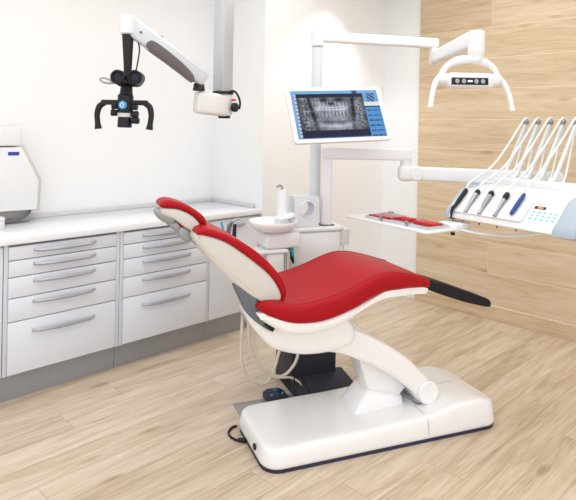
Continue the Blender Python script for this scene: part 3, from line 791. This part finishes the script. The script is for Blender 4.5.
tp = bmesh.new(); prism(tp, rrect(.485, .602, .1165, .1185, .0005, 2), .003, .0034); prism(tp, rrect(.470, .505, .108, .112, .0005, 2), .003, .0034); prism(tp, rrect(.57, .60, .108, .111, .0005, 2), .003, .0034)
part('keypad_print', tp, M_PRINT, kp, SP)
part('keypad_mark', prism(bmesh.new(), rrect(.467, .48, .1145, .1215, .002, 2), .003, .0034), M_ORANGE if False else mat('orange_print', '#e9a25a', .6), kp, SP)
# whip rack and arms
ts = [.012, .092, .18, .275, .365]
part('whip_rack', BX(.0, .62, .335, .43, 1.18, 1.235, .015, 3), M_WHITE2, de, DM)
whips = []
for i, t in enumerate(ts):
    ta = .045+i*.078
    kn = (ta, .40, 1.235)
    tipp = (ta+.02, .60, 1.572)
    w_ = part('whip_arm', TB([(ta, .39, 1.225), (ta, .44, 1.28), (ta+.008, .52, 1.42), (ta+.018, .575, 1.53), (ta+.02, .60, 1.565), (ta+.022, .612, 1.555)], [.012, .011, .010, .010, .010, .009], n=12), M_WHOSE, de, DM)
    part('pivot', CY((ta-.016, .395, 1.238), (ta+.016, .395, 1.238), .017, bev=.004, n=20), M_WHITE2, w_, DM)
    part('roller', CY((ta+.006, .585, 1.562), (ta+.036, .585, 1.562), .015, bev=.003, n=20), M_STEEL, w_, DM)
    whips.append((ta, tipp))
for i in range(4): part('foot_screw', CY((.07+i*.11, .015, 1.004), (.07+i*.11, .015, 1.012), .004, n=10), M_BLACK, de, DM)
part('tray_bracket', BX(-.03, .10, -.07, .06, .955, 1.0, .012, 3), M_WHITE2, de, DM)
part('bracket_knob', CY((.06, -.05, .935), (.06, -.05, .957), .012, bev=.002, n=16), M_BLACK, de, DM)
part('supply_hose', TB([(.08, -.03, .968), (.16, .02, .955), (.3, .12, .955), (.42, .22, .985), (.48, .3, 1.045)], .008, n=10), M_WHOSE, de, DM)

# handpieces lying in their holders, each with its hose over the whip arm
def handpiece(i, label, segs, name='handpiece', hose_m=M_WHOSE):
    """segs: list of (part name, y0..y points with radius, material) in slope frame relative to x"""
    t = ts[i]; x = t+.01
    root = thing(name, label, 'dental handpiece', SP @ Vector((x, .0, .012)), DA, 'handpieces resting on the instrument unit')
    for nm, pts, rad, m in segs:
        part(nm, TB([(x+p[0], p[1], .0125+p[2]) for p in pts], rad, n=14), m, root, SP)
    s0 = SP @ Vector((x+segs[0][1][-1][0], segs[0][1][-1][1], .0125+segs[0][1][-1][2]))
    di = DM.inverted()
    a0 = di @ s0
    ta, tipp = whips[i]
    if hose_m: part('hose', TB([a0, a0+Vector((-.002, .03, .035)), (ta-.02, .33, 1.30), (ta-.005, .46, 1.43), (ta+.015, .555, 1.555), (ta+.021, .59, 1.585), (ta+.021, .612, 1.565), (ta+.012, .57, 1.46), (ta+.03, .50, 1.34), (ta+.05, .43, 1.25), (ta+.05, .40, 1.225)], .0062, n=10), hose_m, root, DM)
    return root
handpiece(0, 'black air-water syringe with bent nozzle, first instrument at the unit\'s left end', [
    ('grip', [(0, .005, .012), (0, .05, .012), (0, .12, .012), (0, .138, .012)], [.009, .0125, .0125, .009], M_BLACK),
    ('nozzle', [(0, .012, .012), (-.004, -.012, .012), (-.004, -.04, -.004), (-.001, -.062, -.02)], [.009, .010, .0065, .004], M_BLACK)], 'syringe')
handpiece(1, 'steel handpiece with black collar lying next to the black syringe', [
    ('collar', [(0, .112, .011), (0, .128, .011), (0, .14, .011)], [0.0137, 0.0149, 0.0104], M_BLACK),
    ('barrel', [(0, .02, .006), (0, .05, .009), (0, .113, .011)], [0.0072, 0.0111, 0.0137], M_CHROME),
    ('head', [(0, -.016, .003), (0, .021, .006)], [0.0111, 0.0072], M_CHROME)])
handpiece(2, 'steel handpiece with black collar lying in the middle of the five instruments', [
    ('collar', [(0, .114, .011), (0, .13, .011), (0, .142, .011)], [0.0149, 0.0163, 0.0104], M_BLACK),
    ('barrel', [(0, .02, .006), (0, .06, .010), (0, .115, .011)], [0.0084, 0.0130, 0.0143], M_STEEL),
    ('head', [(0, -.014, .003), (0, .021, .006)], [0.0117, 0.0084], M_CHROME)])
handpiece(3, 'slim steel handpiece with long black top lying beside the blue handpiece', [
    ('collar', [(0, .10, .011), (0, .12, .012), (0, .142, .012)], [0.0117, 0.0156, 0.0123], M_BLACK),
    ('barrel', [(0, .02, .005), (0, .06, .009), (0, .101, .011)], [0.0072, 0.0097, 0.0117], M_CHROME),
    ('head', [(0, -.014, .003), (0, .021, .005)], [0.0117, 0.0072], M_STEEL)])
handpiece(4, 'glossy dark blue handpiece lying next to the keypad', [
    ('barrel', [(-.004, .008, .009), (-.003, .022, .011), (0, .08, .012), (.002, .14, .012), (.003, .156, .011)], [.0055, .0095, .0115, .010, .0055], M_BLUE)])

# ------------------------------------------------------------------ tray table, cassette and instruments
tt = thing('tray_table', 'flat white tray table projecting from under the instrument unit', 'tray', DM @ Vector((-.22, -.17, .962)), DA)
tb = bmesh.new(); prism(tb, rrect(-.545, .10, -.305, -.055, .012, 4), .966, .976)
bmesh.ops.bevel(tb, geom=[e for e in tb.edges if abs(e.verts[0].co.z-e.verts[1].co.z) < 1e-6], offset=.003, segments=2, affect='EDGES', profile=.5)
part('table_top', tb, M_WHITE2, tt, DM)
part('mounting_tongue', BX(.0, .095, -.075, -.03, .955, .9665, .004), M_WHITE2, tt, DM)
ct = thing('instrument_cassette', 'shallow steel cassette with raised rim on the white tray table', 'cassette', DM @ Vector((-.2, -.16, .976)), DA)
cz0 = .9765
part('floor_sheet', BX(-.43, .05, -.245, -.08, cz0, cz0+.003), M_TRAY, ct, DM)
rim = bmesh.new()
tube(rim, [(-.43, -.245, cz0+.012), (.05, -.245, cz0+.012), (.05, -.08, cz0+.012), (-.43, -.08, cz0+.012), (-.43, -.245, cz0+.012)], .0028, n=8, curve=False)
for a, b, c, d in ((-.432, .052, -.247, -.244), (-.432, .052, -.081, -.078), (-.433, -.43, -.247, -.078), (.05, .053, -.247, -.078)):
    box(rim, a, b, c, d, cz0, cz0+.011)
part('rim', rim, M_TRAY, ct, DM)
for a, b, c, d in ((-.30, -.28, -.255, -.245), (-.10, -.08, -.255, -.245)):
    part('clip', BX(a, b, c, d, cz0+.001, cz0+.03, .002), M_CHROME, ct, DM)
part('clip', BX(-.40, -.37, -.09, -.07, cz0+.01, cz0+.03, .002), M_CHROME, ct, DM)
for a0, a1, b0, b1, lb_ in ((-.41, -.155, -.155, -.10, 'long red padded strip at the back left of the steel cassette'), (-.12, .03, -.17, -.095, 'short red padded strip at the right end of the steel cassette'), (-.415, -.28, -.235, -.18, 'small red strip at the front left corner of the steel cassette')):
    o = part('instrument_rest', BX(a0, a1, b0, b1, cz0+.0032, cz0+.022, .004, 3), M_REDP); 
    o.data.transform(DM @ Matrix.Translation((0, 0, 0)))
    c = DM @ Vector(((a0+a1)/2, (b0+b1)/2, cz0+.003)); o.data.transform(Matrix.Translation(-c)); o.location = c
    o['label'] = lb_; o['category'] = 'instrument rest'; o['group'] = 'red rests in the steel cassette'
for k in range(6):
    a = -.385+k*.03; root = thing('dental_probe', 'slim steel instrument lying across the long red strip in the cassette', 'dental instrument', DM @ Vector((a, -.16, cz0+.022)), DA, 'steel instruments in the cassette')
    part('shaft', TB([(a, -.23, cz0+.026), (a+.002, -.165, cz0+.0265), (a+.004, -.10, cz0+.0275)], [.0012, .0025, .0022], n=8), M_TRAY, root, DM)

# ------------------------------------------------------------------ microscope hanging from the ceiling
mi = thing('dental_microscope', 'black binocular microscope hanging on a white jointed arm from a ceiling column', 'microscope', CF @ Vector((-.37, 3.25, 2.8)), -math.pi/4)
cl = bmesh.new(); box(cl, -.040, .040, -.040, .040, 1.69, 2.799, .004, 2, T=Matrix.Translation((-.372, 3.25, 0)) @ Matrix.Rotation(R(52), 4, 'Z'))
part('ceiling_column', cl, M_ALU if False else mat('column_silver', '#bfc2c6', .4, .35, vary=.02), mi, CF)
part('column_collar', CY((-.37, 3.25, 1.684), (-.37, 3.25, 1.70), .060, bev=.003), M_BLACK, mi, CF)
part('column_clamp', CY((-.362, 3.25, 1.563), (-.362, 3.25, 1.686), .045, bev=.006), M_COOL, mi, CF)
part('bottom_cap', CY((-.362, 3.25, 1.548), (-.362, 3.25, 1.564), .034, bev=.003), M_BLACK, mi, CF)
part('joint_box', BAR((-.515, 3.16, 1.634), (-.345, 3.25, 1.618), .085, .122, .018), M_CREAM if False else mat('joint_box_white', '#dbdad8', .4), mi, CF)
part('clamp_knob', CY((-.315, 3.225, 1.61), (-.285, 3.215, 1.61), .026, bev=.006), M_BLACK, mi, CF)
part('clamp_lever', BX(-.318, -.295, 3.21, 3.235, 1.645, 1.657, .003), M_REDP, mi, CF)
part('cable', TB([(-.34, 3.20, 1.692), (-.305, 3.20, 1.70), (-.282, 3.205, 1.675), (-.270, 3.21, 1.635), (-.275, 3.215, 1.60)], .006, n=8), M_BLACK, mi, CF)
part('elbow', CY((-.492, 3.15, 1.695), (-.492, 3.15, 1.735), .034, .028, bev=.003), M_BLACK, mi, CF)
HX, HY = -.844, 3.0
# spring arm from elbow up to the head joint
E0 = Vector((-.478, 3.15, 1.765)); E1 = Vector((HX, HY, 2.025))
part('spring_arm', BAR(E0+Vector((.02, .005, -.012)), E1, .06, .085, .016, .062, .10), M_ARM, mi, CF)
d = (E1-E0).normalized(); side = d.cross(Vector((0, 0, 1))).normalized(); upv = side.cross(d)
so = []
for f, o_ in ((.06, -.050), (.10, -.02), (.25, -.002), (.45, .006), (.66, .006), (.72, -.012), (.70, -.045), (.45, -.047), (.2, -.050)):
    so.append((f*(E1-E0).length, o_))
cvm = PW(so, -.034, .034, .004, 2, 4)
Tm = Matrix(((d.x, side.x, upv.x, E0.x), (d.y, side.y, upv.y, E0.y), (d.z, side.z, upv.z, E0.z), (0, 0, 0, 1)))
cvm.transform(Tm); part('arm_cover', cvm, M_BROWN, mi, CF)
part('arm_bolt', CY(E0+d*.30+upv*.045, E0+d*.30+upv*.058, .008, bev=.002, n=14), M_STEEL, mi, CF)
part('arm_bolt', CY(E0+d*.40-side*.0, E0+d*.40-side*.04, .005, n=12), M_BLACK, mi, CF)
part('head_joint', CY((HX, HY, 1.972), (HX, HY, 2.072), .042, bev=.006), M_COOL, mi, CF)
part('head_post', CY((HX, HY, 1.972), (HX+.003, HY, 1.76), .030, .019), M_BLACK, mi, CF)
part('post_cable', TB([(-.80, HY+.01, 1.96), (-.785, HY+.01, 1.90), (-.79, HY, 1.83), (-.80, HY, 1.775)], .004, n=8), M_BLACK, mi, CF)
# binocular tubes and their housing
for sx, rx in ((-.852, -.005), (-.778, .005)):
    tb_ = part('eyepiece', CY((sx, HY-.02, 1.742), (sx+rx, HY-.115, 1.74), .034, .036, bev=.006), M_BLACK, mi, CF)
    part('rubber_cup', LT([(.036, 0), (.037, .012), (.033, .016), (.025, .012), (.022, .004)], 28, axis_T((sx+rx, HY-.113, 1.74), (rx, -.095, -.002))), M_BLACKP, tb_, CF)
    part('lens', CY((sx+rx, HY-.116, 1.74), (sx+rx, HY-.118, 1.74), .022, n=24), M_LENS, tb_, CF)
part('binocular_housing', BX(-.905, -.765, HY-.03, HY+.05, 1.70, 1.778, .03, 4), M_BLACK, mi, CF)
part('neck', CY((-.846, HY, 1.70), (-.847, HY-.005, 1.63), .03, .036), M_BLACK, mi, CF)
part('body', CY((-.848, HY-.01, 1.563), (-.847, HY-.01, 1.66), .040, bev=.006), M_BLACK, mi, CF)
part('cream_ring', CY((-.849, HY-.01, 1.541), (-.849, HY-.01, 1.563), .039, bev=.003), M_CREAM, mi, CF)
part('objective', CY((-.850, HY-.01, 1.487), (-.849, HY-.01, 1.541), .037, .035, bev=.004), M_BLACK, mi, CF)
bd = part('badge', CY((-.850, HY-.048, 1.603), (-.850, HY-.055, 1.603), .022, bev=.001, n=32), M_BADGE, mi, CF)
gl = bmesh.new()
tube(gl, [(-.850+.011*math.cos(a), HY-.0555, 1.603+.011*math.sin(a)) for a in [R(40+28*k) for k in range(11)]], .0022, n=6)
tube(gl, [(-.852, HY-.0555, 1.603), (-.838, HY-.0555, 1.603)], .002, n=6)
part('badge_mark', gl, M_GLYPH, bd, CF)
for x0, x1, z in ((-.885, -.915, 1.598), (-.885, -.918, 1.563), (-.812, -.782, 1.595), (-.812, -.777, 1.557), (-.814, -.772, 1.524)):
    part('side_knob', CY((x0, HY-.02, z), (x1, HY-.025, z), .016, .018, bev=.004, n=20), M_BLACK, mi, CF)
part('handle_bar', BAR((-.972, HY-.01, 1.617), (-.73, HY-.01, 1.617), .03, .026), M_BLACK, mi, CF)
for sg, hx0 in ((-1, -.962), (1, -.738)):
    part('handle', TB([(hx0-sg*.01, HY-.01, 1.617), (hx0+sg*.018, HY-.015, 1.595), (hx0+sg*.028, HY-.02, 1.555), (hx0+sg*.024, HY-.022, 1.51), (hx0+sg*.020, HY-.022, 1.478)], [.015, .016, .0145, .014, .019], n=14), M_BLACK, mi, CF)
part('adjust_lever', TB([(-.91, HY-.02, 1.722), (-.94, HY-.03, 1.738), (-.966, HY-.035, 1.740), (-.972, HY-.035, 1.730), (-.955, HY-.03, 1.718), (-.925, HY-.025, 1.714), (-.905, HY-.02, 1.718)], .005, n=8), M_STEEL, mi, CF)
